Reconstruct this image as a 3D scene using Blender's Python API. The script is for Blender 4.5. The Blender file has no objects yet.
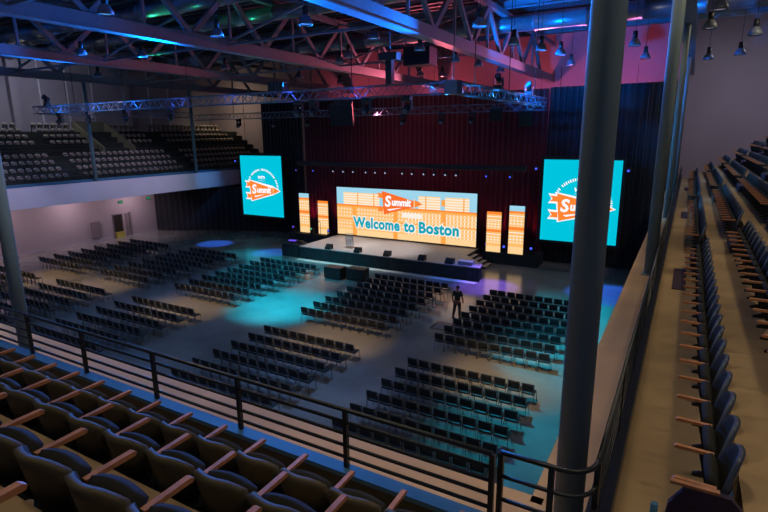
import bpy, math, random
from mathutils import Vector, Matrix, Quaternion
random.seed(7)
scene = bpy.context.scene
COL = scene.collection
PI = math.pi

# ------------------------------------------------------------------ camera
H = 9.6
cam_data = bpy.data.cameras.new('camera')
cam_data.sensor_width = 36.0
cam_data.lens = 523.0 / 768.0 * 36.0
cam_data.clip_end = 300
cam = bpy.data.objects.new('camera', cam_data)
COL.objects.link(cam)
R = Matrix(((0.86792383, -0.10496438, 0.48547987),
            (0.49661111, 0.20159148, -0.84423829),
            (-0.00925365, 0.97382922, 0.22709252)))
cam.matrix_world = Matrix.Translation((0, 0, H)) @ R.to_4x4()
scene.camera = cam

# ------------------------------------------------------------------ exposure, world
vs = scene.view_settings
vs.view_transform = 'Standard'
vs.look = 'None'
vs.exposure = 0.0
vs.gamma = 1.0
vs.use_curve_mapping = False
world = bpy.data.worlds.new('hall_air')
scene.world = world
world.use_nodes = True
bg = world.node_tree.nodes['Background']
bg.inputs['Color'].default_value = (0.30, 0.42, 0.62, 1)
bg.inputs['Strength'].default_value = 0.13

# ------------------------------------------------------------------ lights (stage lighting, plus unseen lamps added as house fill)
def lin(c):
    return tuple(((v / 255) / 12.92 if v / 255 <= 0.04045 else (((v / 255) + 0.055) / 1.055) ** 2.4) for v in c)

def spot(loc, tgt, color, power, deg, blend=0.5, size=0.15):
    d = bpy.data.lights.new('spot', 'SPOT')
    d.energy = power; d.color = color; d.spot_size = math.radians(deg); d.spot_blend = blend
    d.shadow_soft_size = size
    o = bpy.data.objects.new('spot_lamp', d); COL.objects.link(o)
    o.location = loc
    o.rotation_euler = (Vector(tgt) - Vector(loc)).to_track_quat('-Z', 'Y').to_euler()
    return o

def point(loc, color, power, size=0.08):
    d = bpy.data.lights.new('toner', 'POINT')
    d.energy = power; d.color = color; d.shadow_soft_size = size
    o = bpy.data.objects.new('toner_lamp', d); COL.objects.link(o); o.location = loc
    return o

def area(loc, tgt, color, power, size):
    d = bpy.data.lights.new('house_and_fill', 'AREA')
    d.shape = 'DISK'; d.size = size; d.energy = power; d.color = color
    o = bpy.data.objects.new('house_and_fill_lamp', d); COL.objects.link(o)
    o.location = loc
    o.rotation_euler = (Vector(tgt) - Vector(loc)).to_track_quat('-Z', 'Y').to_euler()
    return o

CYAN = (0.0, 0.56, 0.78); BLUE = (0.03, 0.16, 1.0); WARM = (1.0, 0.58, 0.20); RED = (1.0, 0.13, 0.20); VIOLET = (0.28, 0.12, 1.0)
AMB = (1.0, 0.81, 0.55)
# dim warm house fill over the balconies, from unseen added lamps
for yy, p in ((3, 140), (14, 190), (27, 190)):
    area((4.0, yy, 15.5), (0.8, yy + 2, 6), AMB, p, 1.2)
area((4.0, 40, 15.5), (1.5, 44, 6), (0.72, 0.76, 1.0), 330, 1.2)  # cool lamp added to tint the right end wall
area((-5, 2, 15.5), (-4.5, 4.5, 6), AMB, 120, 1.2)
area((-12, 2, 15.5), (-10, 4.5, 6), AMB, 80, 1.2)
# cool lavender wash on the left wall and balcony front
for yy in (12, 20, 28):
    spot((-28, yy, 13.2), (-42.0, yy + 2, 5.9), (0.72, 0.64, 1.0), 3600, 42, 1.0, 0.5)
for yy in (14, 20, 26, 32):
    area((-45.2, yy, 4.55), (-47.6, yy, 1.2), (1.0, 0.70, 0.76), 95, 0.5)
area((-47.0, 43, 14), (-46, 48, 9.5), AMB, 150, 0.6)
area((-47, 24, 15.5), (-46, 24, 7), (0.95, 0.95, 0.80), 85, 1.0)  # lamp added to lift the left balcony seats
spot((-34.0, 33.8, 11.1), (-41, 36.5, 5.4), (0.1, 0.35, 1.0), 1600, 24, 0.9)
# added blue fill lamps over the hall floor, and warm patches over the cross aisle
for x, yy in ((-12, 12), (-20, 14), (-20, 24), (-32, 14), (-32, 24)):
    area((x, yy, 13.5), (x, yy, 0), (0.26, 0.52, 1.0), 170, 1.2)
for x in (-2.5, -6.0, -10.0, -14.0):
    spot((x, 5.0, 15.4), (x, 4.35, 6), AMB, 420, 30, 0.9, 0.4)  # unseen spots added to warm the near ledge
for x in (-31, -27.6, -12.7, -9.0):
    spot((x, 39.2, 1.0), (x, 40.2, 4.5), (1.0, 0.05, 0.16), 260, 80, 1.0)
for yy in (6, 14, 24):
    spot((-1.6, yy, 15.4), (-0.9, yy + 0.5, 6), AMB, 480, 60, 0.9, 0.4)  # added warm light for the right ledge
for x in (-5.5, -14, -24, -33, -38):
    spot((x, 13.5, 15.0), (x, 19.1, 0), WARM, 9000, 24, 0.9, 0.4)
# cyan and blue floor pools from the rig
spot((-20.5, 20.6, 11.1), (-19.4, 22.0, 0), CYAN, 23000, 38, 0.9)
spot((-12.0, 20.6, 11.1), (-2.6, 22.0, 0), CYAN, 20000, 34, 0.9)
spot((-12.0, 30.0, 11.1), (-2.2, 27.5, 0), CYAN, 20000, 32, 0.8)
spot((-26.0, 20.6, 11.1), (-24.0, 27.0, 0), CYAN, 15000, 50, 1.0)
spot((-20.0, 33.8, 11.0), (-20.0, 40.2, 8.0), (1.0, 0.30, 0.48), 380, 130, 1.0)  # pink fill added to lift the stage curtain
spot((-3.5, 2.2, 13.8), (-9.6, 4.25, 8.3), (0.92, 0.90, 1.0), 1300, 17, 0.8)  # added lamp, brightens the left column from the camera side
spot((-4.0, 9.0, 14.0), (-9.6, 4.25, 8.3), (0.92, 0.86, 1.0), 1500, 17, 0.8)  # second added spot on the same column
for yy in (16, 26):
    area((-46.5, yy, 15.8), (-52.6, yy, 12.0), (0.72, 0.76, 1.0), 130, 0.8)  # fill added for the upper left wall and pilasters
spot((-9.0, 20.6, 11.1), (-2.6, 15.0, 0), CYAN, 9000, 40, 1.0)
spot((-17.0, 34.0, 10.9), (-10.3, 26.6, 0), (1.0, 0.50, 0.40), 6500, 20, 0.9)  # added pink spots, here and below, imitate screen reflections on the floor
spot((-22.0, 34.0, 10.9), (-20.6, 26.6, 0), (1.0, 0.50, 0.38), 5000, 20, 0.9)
spot((-14.0, 16.0, 13.2), (-12.0, 14.0, 0), (0.25, 0.45, 1.0), 2600, 40, 0.9)  # added broad blue fill on the near floor
spot((-34.0, 33.8, 11.1), (-36.6, 32.9, 0), BLUE, 15000, 17, 0.4)
spot((-30.0, 33.8, 11.1), (-29.6, 32.4, 0), BLUE, 12000, 18, 0.5)
spot((-30.0, 33.8, 11.1), (-31.2, 30.6, 0), CYAN, 5200, 28, 0.9)
spot((-10.0, 33.8, 11.1), (-10.4, 31.2, 0), VIOLET, 15000, 24, 0.8)
spot((-9.0, 33.8, 11.1), (-3.4, 33.0, 0), BLUE, 22000, 24, 0.6)
spot((-9.0, 33.8, 11.1), (-12.8, 31.6, 0.4), BLUE, 5000, 18, 0.8)
# soft stage wash
for x in (-24, -19.5, -15):
    spot((x, 34.2, 10.9), (x, 34.3, 1), (1.0, 0.88, 0.82), 4200, 44, 0.8)
# truss toners inside the rig and uplight on the roof trusses
for x in (-37, -33, -29):
    point((x, 20.5, 11.40), (0.02, 0.22, 1.0), 45)
for x in (-25, -21, -17, -13):
    point((x, 20.5, 11.40), (0.06, 0.14, 1.0), 22)
for yy in (22.5, 26, 29.5):
    point((-8.4, yy, 11.40), (0.03, 0.35, 1.0), 35)
for (x, y, tx, ty, p) in ((-33, 20.4, -36, 10, 11000), (-26, 20.4, -24, 10, 11000), (-17, 20.4, -13, 12, 9000), (-9.5, 22, -8, 16, 9000), (-9.5, 29, -6, 34, 9000)):
    spot((x, y, 11.9), (tx, ty, 15.5), (0.0, 0.19, 1.0), p, 120, 0.8)
# red uplight on the far wall
for x in (-30, -21, -12, -5):
    spot((x, 43.0, 12.3), (x, 48, 15.0), RED, 780, 120, 0.9)
spot((-18, 41.4, 12.9), (-20, 26, 17), (1.0, 0.16, 0.24), 6000, 90, 0.9)
spot((-8, 41.4, 12.9), (-8, 30, 17), (0.9, 0.2, 0.5), 4200, 80, 0.9)
spot((-28, 20.4, 11.9), (-24, 22, 17), (0.05, 1.0, 0.40), 1800, 50, 0.9)
# blue spill from the rig across the right balcony seats
spot((-8.6, 24, 11.2), (2.0, 27, 7.0), (0.03, 0.40, 1.0), 4200, 52, 0.9)
spot((-8.4, 31, 11.2), (2.0, 38, 7.0), (0.03, 0.40, 1.0), 2200, 60, 0.9)
spot((-8.8, 20.4, 11.1), (-6.0, 3.9, 6.4), (0.03, 0.35, 1.0), 600, 60, 0.9)

# ------------------------------------------------------------------ materials
def mat(name, rgb, rough=0.6, metal=0.0, noise=0.0, scale=6.0, spec=0.5, bump=0.0):
    m = bpy.data.materials.new(name); m.use_nodes = True
    nt = m.node_tree; b = nt.nodes['Principled BSDF']
    c = lin(rgb)
    b.inputs['Base Color'].default_value = (*c, 1)
    b.inputs['Roughness'].default_value = rough
    b.inputs['Metallic'].default_value = metal
    b.inputs['Specular IOR Level'].default_value = spec
    if noise or bump:
        tc = nt.nodes.new('ShaderNodeTexCoord')
        n = nt.nodes.new('ShaderNodeTexNoise')
        n.inputs['Scale'].default_value = scale; n.inputs['Detail'].default_value = 5
        nt.links.new(tc.outputs['Object'], n.inputs['Vector'])
        if noise:
            r = nt.nodes.new('ShaderNodeValToRGB')
            r.color_ramp.elements[0].position = 0.3; r.color_ramp.elements[1].position = 0.7
            r.color_ramp.elements[0].color = (*[v * (1 - noise) for v in c], 1)
            r.color_ramp.elements[1].color = (*[min(1, v * (1 + noise)) for v in c], 1)
            nt.links.new(n.outputs['Fac'], r.inputs['Fac'])
            nt.links.new(r.outputs['Color'], b.inputs['Base Color'])
        if bump:
            bp = nt.nodes.new('ShaderNodeBump'); bp.inputs['Strength'].default_value = bump
            nt.links.new(n.outputs['Fac'], bp.inputs['Height'])
            nt.links.new(bp.outputs['Normal'], b.inputs['Normal'])
    return m

def emit(name, rgb, strength=1.0):
    m = bpy.data.materials.new(name); m.use_nodes = True
    nt = m.node_tree; nt.nodes.clear()
    e = nt.nodes.new('ShaderNodeEmission'); o = nt.nodes.new('ShaderNodeOutputMaterial')
    e.inputs['Color'].default_value = (*lin(rgb), 1); e.inputs['Strength'].default_value = strength
    nt.links.new(e.outputs[0], o.inputs['Surface'])
    return m

M = {
    'floor': mat('polished_concrete', (116, 116, 114), 0.18, 0, 0.28, 0.35, 0.5),
    'ledge': mat('bare_ledge_concrete', (184, 150, 110), 0.85, 0, 0.14, 0.8),
    'tread': mat('balcony_concrete', (158, 134, 100), 0.85, 0, 0.2, 0.9),
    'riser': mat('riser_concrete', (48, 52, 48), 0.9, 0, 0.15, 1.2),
    'curb': mat('blue_lit_curb', (56, 108, 140), 0.5, 0, 0.1, 2),  # blue light on the curb top is put into this colour
    'wall': mat('painted_wall', (150, 142, 152), 0.85, 0, 0.06, 0.4),
    'wall_dark': mat('far_wall_paint', (150, 134, 140), 0.85, 0, 0.06, 0.4),
    'fascia': mat('white_fascia_paint', (205, 198, 206), 0.8, 0, 0.04, 0.6),
    'roof': mat('corrugated_roof_deck', (74, 82, 90), 0.7, 0.2, 0.2, 3),
    'steel': mat('painted_truss_steel', (112, 126, 136), 0.5, 0.2, 0.1, 3),
    'column': mat('painted_column_steel', (108, 128, 134), 0.5, 0.0, 0.05, 2),
    'duct': mat('galvanised_duct', (130, 138, 146), 0.35, 0.7, 0.08, 3),
    'alu': mat('rig_aluminium', (104, 114, 128), 0.5, 0.5, 0.05, 8),
    'black': mat('matt_black_metal', (22, 23, 26), 0.5, 0.0, 0.1, 9),
    'rail': mat('black_rail_paint', (26, 32, 36), 0.35, 0.1, 0.1, 9),
    'velvet': None, 'drape': None,
    'skirt': mat('black_stage_skirt', (24, 36, 40), 0.8, 0, 0.1, 5),
    'stage': mat('grey_stage_deck', (150, 146, 146), 0.5, 0, 0.06, 1.5),
    'seat_shell': mat('seat_shell_olive', (76, 69, 44), 0.65, 0, 0.15, 6),
    'seat_blue': mat('seat_shell_slate', (62, 72, 92), 0.38, 0, 0.12, 6),
    'seat_pad': mat('seat_cushion_dark', (25, 26, 24), 0.9, 0, 0.2, 30),
    'seat_under': mat('seat_underside_buff', (160, 150, 142), 0.7, 0, 0.08, 5),
    'wood': mat('oak_armrest', (176, 118, 76), 0.45, 0, 0.2, 14),
    'carpet': mat('plum_carpet', (58, 44, 64), 0.95, 0, 0.2, 25),
    'chair_fabric': mat('black_chair_vinyl', (20, 26, 34), 0.5, 0, 0.15, 20),
    'chrome': mat('chair_leg_steel', (130, 134, 138), 0.35, 0.7, 0, 1),
    'screen_frame': mat('screen_frame_black', (12, 13, 16), 0.5, 0, 0.05, 9),
    'buff': mat('buff_parapet_paint', (112, 106, 86), 0.85, 0, 0.08, 1),
    'glass_acrylic': mat('clear_acrylic', (205, 215, 225), 0.08, 0, 0, 1),
    'shirt': mat('dark_shirt_cloth', (24, 34, 34), 0.85, 0, 0.1, 20),
    'trouser': mat('charcoal_trouser_cloth', (62, 56, 58), 0.85, 0, 0.1, 20),
    'skin': mat('skin', (150, 104, 84), 0.6),
    'hair': mat('dark_hair', (26, 22, 20), 0.7, 0, 0.2, 40),
    'floor_glow': mat('painted_floor_light', (176, 186, 180), 0.7, 0, 0.1, 3),  # light on the floor given as a pale colour
    'lamp_glass': mat('lamp_reflector_pale', (96, 106, 122), 0.5, 0.1, 0, 1),
    'door': mat('door_grey', (112, 104, 112), 0.7, 0, 0.05, 3),
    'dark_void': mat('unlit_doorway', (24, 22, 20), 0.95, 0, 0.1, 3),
    'yellow': mat('straw_yellow_panel', (150, 140, 60), 0.7, 0, 0.1, 5),
    'exit_green': emit('exit_sign_green', (40, 190, 130), 0.9),
    'led_white': emit('lamp_lens_white', (200, 206, 240), 0.9),
    'led_blue': emit('lamp_lens_blue', (70, 90, 255), 1.5),
    'led_violet': emit('lamp_lens_violet', (110, 80, 235), 1.0),
    'led_green': emit('lamp_lens_green', (90, 200, 150), 0.8),
    'led_warm': emit('lamp_lens_warm', (255, 205, 150), 1.0),
    'bulb_red': emit('pendant_glow_red', (255, 96, 96), 0.9),
    'bulb_blue': emit('pendant_glow_blue', (90, 150, 225), 0.8),
    'bulb_dim': emit('pendant_glow_dim', (150, 140, 160), 0.5),
    'scr_cyan': emit('screen_cyan', (0, 196, 222), 1.0),
    'scr_orange': emit('screen_orange', (255, 134, 50), 1.0),
    'scr_deep': emit('screen_deep_orange', (250, 112, 44), 1.0),
    'scr_amber': emit('screen_amber', (255, 188, 108), 1.0),
    'scr_tan': emit('screen_light_orange', (255, 166, 72), 1.0),
    'scr_cream': emit('screen_cream', (255, 212, 152), 1.0),
    'scr_pale': emit('screen_pale', (252, 240, 226), 1.0),
    'scr_sky': emit('screen_sky', (158, 214, 236), 1.0),
    'scr_white': emit('screen_white', (250, 252, 255), 1.0),
    'scr_teal': emit('screen_teal', (0, 164, 190), 1.0),
}

def pleat_mat(name, rgb, scale):
    m = mat(name, rgb, 0.9, 0, 0, 1)
    nt = m.node_tree; b = nt.nodes['Principled BSDF']
    b.inputs['Sheen Weight'].default_value = 0.3
    tc = nt.nodes.new('ShaderNodeTexCoord'); n = nt.nodes.new('ShaderNodeTexNoise')
    n.inputs['Scale'].default_value = scale
    nt.links.new(tc.outputs['Object'], n.inputs['Vector'])
    r = nt.nodes.new('ShaderNodeValToRGB'); c = lin(rgb)
    r.color_ramp.elements[0].color = (*[v * 0.75 for v in c], 1); r.color_ramp.elements[1].color = (*[v * 1.25 for v in c], 1)
    nt.links.new(n.outputs['Fac'], r.inputs['Fac']); nt.links.new(r.outputs['Color'], b.inputs['Base Color'])
    return m
M['velvet'] = pleat_mat('maroon_velvet', (92, 18, 34), 3)
M['drape'] = pleat_mat('navy_black_drape', (10, 16, 28), 3)

# ------------------------------------------------------------------ mesh helpers
class MB:
    def __init__(s):
        s.v = []; s.f = []; s.mi = []; s.smooth = []
    def face(s, idx, mi=0, sm=False):
        s.f.append(idx); s.mi.append(mi); s.smooth.append(sm)
    def hexa(s, p, mi=0):
        b = len(s.v); s.v += [tuple(q) for q in p]
        for q in ((0, 3, 2, 1), (4, 5, 6, 7), (0, 1, 5, 4), (1, 2, 6, 5), (2, 3, 7, 6), (3, 0, 4, 7)):
            s.face([b + i for i in q], mi)
        return s
    def box(s, x0, x1, y0, y1, z0, z1, mi=0):
        return s.hexa([(x0, y0, z0), (x1, y0, z0), (x1, y1, z0), (x0, y1, z0), (x0, y0, z1), (x1, y0, z1), (x1, y1, z1), (x0, y1, z1)], mi)
    def bar(s, a, b, w, h=None, mi=0, up=(0, 0, 1)):
        h = h or w
        a = Vector(a); b = Vector(b); d = (b - a).normalized(); u = Vector(up)
        if abs(d.dot(u)) > 0.98: u = Vector((0, 1, 0))
        sx = d.cross(u).normalized() * w / 2; sy = sx.cross(d).normalized() * h / 2
        p = [a - sx - sy, a + sx - sy, a + sx + sy, a - sx + sy, b - sx - sy, b + sx - sy, b + sx + sy, b - sx + sy]
        return s.hexa(p, mi)
    def tube(s, pts, r, n=8, mi=0, caps=True, sm=True):
        pts = [Vector(p) for p in pts]; rings = []
        rr = r if isinstance(r, (list, tuple)) else [r] * len(pts)
        for i, p in enumerate(pts):
            d = (pts[min(i + 1, len(pts) - 1)] - pts[max(i - 1, 0)]).normalized()
            u = Vector((0, 0, 1)) if abs(d.z) < 0.95 else Vector((0, 1, 0))
            a = d.cross(u).normalized(); c = a.cross(d).normalized()
            b0 = len(s.v)
            for k in range(n):
                t = 2 * PI * k / n
                s.v.append(tuple(p + (a * math.cos(t) + c * math.sin(t)) * rr[i]))
            rings.append(b0)
        for i in range(len(rings) - 1):
            for k in range(n):
                k2 = (k + 1) % n
                s.face([rings[i] + k, rings[i] + k2, rings[i + 1] + k2, rings[i + 1] + k], mi, sm)
        if caps:
            s.face([rings[0] + k for k in range(n)][::-1], mi); s.face([rings[-1] + k for k in range(n)], mi)
        return s
    def lathe(s, prof, c=(0, 0, 0), n=14, mi=0):
        b = len(s.v)
        for r, z in prof:
            for k in range(n):
                t = 2 * PI * k / n
                s.v.append((c[0] + r * math.cos(t), c[1] + r * math.sin(t), c[2] + z))
        for i in range(len(prof) - 1):
            for k in range(n):
                k2 = (k + 1) % n
                s.face([b + i * n + k, b + i * n + k2, b + (i + 1) * n + k2, b + (i + 1) * n + k], mi, True)
        s.face([b + k for k in range(n)][::-1], mi); s.face([b + (len(prof) - 1) * n + k for k in range(n)], mi)
        return s
    def prism(s, poly, z0, z1, axis='z', mi=0):
        n = len(poly); b = len(s.v)
        f = {'z': lambda p, t: (p[0], p[1], t), 'y': lambda p, t: (p[0], t, p[1]), 'x': lambda p, t: (t, p[0], p[1])}[axis]
        s.v += [f(p, z0) for p in poly] + [f(p, z1) for p in poly]
        s.face([b + i for i in range(n)][::-1], mi); s.face([b + n + i for i in range(n)], mi)
        for i in range(n):
            j = (i + 1) % n
            s.face([b + i, b + j, b + n + j, b + n + i], mi)
        return s
    def grid(s, fn, nu, nv, thick_fn=None, mi=0, mi2=None):
        """closed shell from an outer and an inner surface"""
        b = len(s.v)
        for side in (0, 1):
            for i in range(nu + 1):
                for j in range(nv + 1):
                    s.v.append(tuple(fn(i / nu, j / nv, side)))
        W = nv + 1; N = (nu + 1) * W
        m2 = mi if mi2 is None else mi2
        for i in range(nu):
            for j in range(nv):
                q = [b + i * W + j, b + (i + 1) * W + j, b + (i + 1) * W + j + 1, b + i * W + j + 1]
                s.face(q, mi, True); s.face([k + N for k in q][::-1], m2, True)
        def edge(a, c):
            s.face([a, a + N, c + N, c], mi, True)
        for i in range(nu):
            edge(b + i * W, b + (i + 1) * W); edge(b + (i + 1) * W + nv, b + i * W + nv)
        for j in range(nv):
            edge(b + j + 1, b + j); edge(b + nu * W + j, b + nu * W + j + 1)
        return s
    def mesh(s, name, mats):
        me = bpy.data.meshes.new(name)
        me.from_pydata(s.v, [], s.f)
        for m in (mats if isinstance(mats, (list, tuple)) else [mats]):
            me.materials.append(m)
        me.polygons.foreach_set('material_index', s.mi)
        me.polygons.foreach_set('use_smooth', s.smooth)
        me.update()
        import bmesh
        bm = bmesh.new(); bm.from_mesh(me); bmesh.ops.recalc_face_normals(bm, faces=bm.faces); bm.to_mesh(me); bm.free()
        return me
    def build(s, name, mats, parent=None, bevel=0.0):
        o = bpy.data.objects.new(name, s.mesh(name, mats)); COL.objects.link(o)
        if parent: o.parent = parent
        if bevel:
            m = o.modifiers.new('edge', 'BEVEL'); m.width = bevel; m.segments = 2; m.limit_method = 'ANGLE'
        return o

def tag(o, label=None, cat=None, group=None, kind=None):
    if label: o['label'] = label
    if cat: o['category'] = cat
    if group: o['group'] = group
    if kind: o['kind'] = kind
    return o

def empty(name, loc=(0, 0, 0), rz=0.0, label=None, cat=None, group=None):
    o = bpy.data.objects.new(name, None); COL.objects.link(o)
    o.location = loc; o.rotation_euler = (0, 0, rz); o.empty_display_size = 0.1
    return tag(o, label, cat, group)

def copy_tree(o, parent=None):
    c = o.copy(); COL.objects.link(c)
    if parent: c.parent = parent
    for ch in list(o.children):
        copy_tree(ch, c)
    return c

def struct(o, label, cat='structure'):
    return tag(o, label, cat, kind='structure')

def text_mesh(name, body, size, m, parent, loc, off=0.0, shear=0.0, ext=0.002, align='LEFT', sx=1.0, spacing=1.0):
    cu = bpy.data.curves.new(name, 'FONT'); cu.body = body; cu.size = size; cu.offset = off; cu.shear = shear
    cu.extrude = ext; cu.align_x = align; cu.align_y = 'CENTER'; cu.space_character = spacing; cu.resolution_u = 3
    o = bpy.data.objects.new(name, cu); COL.objects.link(o)
    dg = bpy.context.evaluated_depsgraph_get()
    me = bpy.data.meshes.new_from_object(o.evaluated_get(dg))
    bpy.data.objects.remove(o); bpy.data.curves.remove(cu)
    me.materials.clear(); me.materials.append(m)
    o = bpy.data.objects.new(name, me); COL.objects.link(o); o.parent = parent
    o.rotation_euler = (PI / 2, 0, 0); o.location = loc; o.scale = (sx, 1, 1)
    return o

ORD = 'first second third fourth fifth sixth seventh eighth ninth tenth eleventh twelfth thirteenth fourteenth fifteenth sixteenth'.split()
def ordinal(n):
    if n < len(ORD): return ORD[n]
    k = n + 1
    return '%d%s' % (k, 'th' if 10 <= k % 100 <= 20 else {1: 'st', 2: 'nd', 3: 'rd'}.get(k % 10, 'th'))

# ================================================================== SETTING
XR = -0.90      # right balcony ledge edge
XL = -41.0      # left balcony ledge edge
YN = 4.66       # near balcony ledge edge
YF = 48.0       # far wall
ZL = 6.0        # ledge level
ZB = 6.05       # walkway level
RISE, PITCH = 0.50, 0.835

struct(MB().box(-48, 0, 2, YF, -0.3, 0).build('floor', M['floor']), 'dark polished concrete hall floor under the chairs and stage', 'floor')
struct(MB().box(-48.0, -47.6, 2, YF, 0, 5.0).build('wall_left', M['wall']), 'pale lavender wall under the far balcony beside the chairs', 'wall')
struct(MB().box(-56, 9, YF, YF + 0.4, 0, 18.2).build('wall_far', M['wall_dark']), 'tall far wall behind the stage curtain', 'wall')
struct(MB().box(-0.95, -0.70, 42.3, YF, 4.8, 17.9).build('red_light_baffle', M['wall_dark']), 'unseen narrow light baffle added beside the far pipes', 'wall')  # hidden fin added to keep red light off the right end wall
struct(MB().box(-53.0, -52.6, -6, YF, 5.0, 18.2).build('wall_left_upper', M['wall']), 'grey upper wall behind the far balcony seats', 'wall')
struct(MB().box(9, 9.4, -10, YF, 5.0, 18.2).build('wall_right', M['wall']), 'grey side wall behind the right balcony', 'wall')

# roof deck with corrugations
deck = MB(); deck.box(-53, 9.4, -10, YF, 17.9, 18.2)
y = -9.0
while y < YF:
    deck.box(-53, 9.4, y, y + 0.35, 17.78, 17.9); y += 0.9
struct(deck.build('ceiling', M['roof']), 'dark corrugated metal roof deck above the trusses', 'ceiling')

# balcony slabs and stepped treads
def tier(name, mats, poly_rows, label):
    b = MB()
    for r in poly_rows: b.box(*r[:6], r[6])
    return struct(b.build(name, mats), label, 'balcony')
near = [(-52, XR, 3.56, YN, 4.75, ZL, 2)]
yf = 3.43
rows = []
rows.append((-52, 2.0, 3.43 - 0.52, 3.60, 5.2, ZB, 0))
for k in range(1, 9):
    y1 = 3.43 - 0.52 - PITCH * (k - 1); z = ZB + RISE * k
    if z > 9.0: break
    b_far = y1 - PITCH
    rows.append((-52, -1.15, b_far, y1, z - 0.9, z, 0))
tier('floor_near_balcony', [M['tread'], M['riser'], M['ledge']], near + rows, 'stepped concrete floor of the near balcony')
right = [(XR, -0.36, YN - 1.1, YF, 4.75, ZL, 2)]
right.append((-0.36, 0.70, 3.6, YF, 5.2, ZB, 0))
for k in range(1, 10):
    x0 = 0.70 + PITCH * (k - 1); z = ZB + RISE * k
    right.append((x0, x0 + PITCH, 3.6, YF, z - 0.9, z, 0))
right.append((-0.4, 1.5, 2.9, 3.6, 5.2, ZB, 0))
tier('floor_right_balcony', [M['tread'], M['riser'], M['ledge']], right, 'stepped tan concrete floor of the right balcony')
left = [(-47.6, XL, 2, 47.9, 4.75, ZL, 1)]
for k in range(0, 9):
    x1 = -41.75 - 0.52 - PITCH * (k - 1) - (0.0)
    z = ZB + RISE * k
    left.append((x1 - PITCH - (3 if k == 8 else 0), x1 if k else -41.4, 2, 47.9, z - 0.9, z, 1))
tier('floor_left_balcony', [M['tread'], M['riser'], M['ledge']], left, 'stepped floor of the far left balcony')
struct(MB().box(XL, XL + 0.14, 2, 47.9, 4.60, 6.12).build('trim_left_balcony', M['fascia']), 'pale lilac fascia band along the left balcony front', 'fascia')
struct(MB().box(XR - 0.12, XR, YN, 47.9, 4.6, 6.0).box(-52, XR, YN, YN + 0.10, 4.6, 6.0).build('trim_right_balcony', M['ledge']), 'fascia under the near and right balcony ledge', 'fascia')

# curbs below the railings
struct(MB().box(-52, -1.02, 3.70, 3.82, ZL, 6.33).box(-52, -1.0, 3.69, 3.84, 6.33, 6.38, 1).build('trim_near_curb', [M['rail'], M['curb']]), 'curb with blue light painted on top below the near railing', 'curb')
struct(MB().box(-0.47, -0.27, 4.0, 47.5, ZL, 6.30).build('trim_right_curb', M['rail']), 'dark curb below the long right railing', 'curb')
struct(MB().box(XL - 0.55, XL - 0.40, 2, 47.5, ZL, 6.30).build('trim_left_curb', M['curb']), 'teal curb at the front of the left balcony', 'curb')

# pilasters on the upper left wall
for i, y in enumerate((25.6, 36.6, 14.6)):
    struct(MB().box(-52.6, -52.1, y - 0.3, y + 0.3, 10.0, 17.8).build('trim_pilaster' if not i else 'trim_pilaster', M['wall']), 'pale pilaster on the wall above the left balcony', 'pilaster')
for i, y in enumerate((17, 19.5, 22, 28, 30.5, 33, 39.5, 42)):
    struct(MB().box(-52.6, -52.52, y - 0.06, y + 0.06, 10.0, 17.8).build('trim_wall_seam', M['fascia']), 'thin pale upright batten on the upper left wall', 'trim')

# buff parapets round the stair well of the left balcony
vp = MB()
vp.prism([(-45.0, 7.7), (-45.0, 8.7), (-49.2, 11.0), (-49.2, 9.6)], 28.6, 28.8, 'y')
vp.prism([(-45.0, 7.7), (-45.0, 8.7), (-49.2, 11.0), (-49.2, 9.6)], 31.6, 31.8, 'y')
vp.box(-49.3, -49.1, 28.6, 31.8, 9.6, 11.0)
struct(vp.build('trim_stair_parapet', M['buff']), 'buff parapet walls round the left balcony stair opening', 'parapet')

# far doors under the left balcony
d = empty('door_1', (-47.6, 30.8, 0), 0); struct(d, 'open doorway in the lavender wall with a yellow bin inside', 'door')
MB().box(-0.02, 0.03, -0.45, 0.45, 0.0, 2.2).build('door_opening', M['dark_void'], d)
MB().box(-0.02, 0.08, -0.52, -0.45, 0, 2.27).box(-0.02, 0.08, 0.45, 0.52, 0, 2.27).box(-0.02, 0.08, -0.52, 0.52, 2.2, 2.27).build('door_frame', M['door'], d)
MB().box(0.04, 0.35, -0.42, 0.42, 0.0, 0.55).build('door_step', M['yellow'], d)
struct(MB().box(-47.6, -47.55, 31.62, 32.0, 0, 2.25).box(-47.6, -47.5, 32.05, 32.25, 0, 2.3).box(-47.6, -47.52, 31.6, 32.25, 1.05, 1.15).build('door_2', M['door']), 'grey door leaf with a dark bar beside the doorway', 'door')
tag(MB().box(-47.6, -47.3, 28.1, 28.85, 0.35, 1.85).build('wall_cabinet', M['door'], bevel=0.03), 'grey square cabinet fixed on the lavender wall', 'cabinet')
for y, z, lab in ((31.3, 3.40, 'green lit exit sign above the open doorway'), (34.4, 3.45, 'green lit exit sign at the wall corner beside the dark drape')):
    s = empty('exit_sign', (-47.5, y, z), 0, lab, 'exit sign')
    hs = MB().box(-0.08, 0.0, -0.22, 0.22, -0.12, 0.12).build('housing', M['black'], s)
    text_mesh('lettering', 'EXIT', 0.2, M['exit_green'], hs, (0.006, -0.19, 0.0), off=0.006).rotation_euler = (PI / 2, 0, PI / 2)

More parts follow.
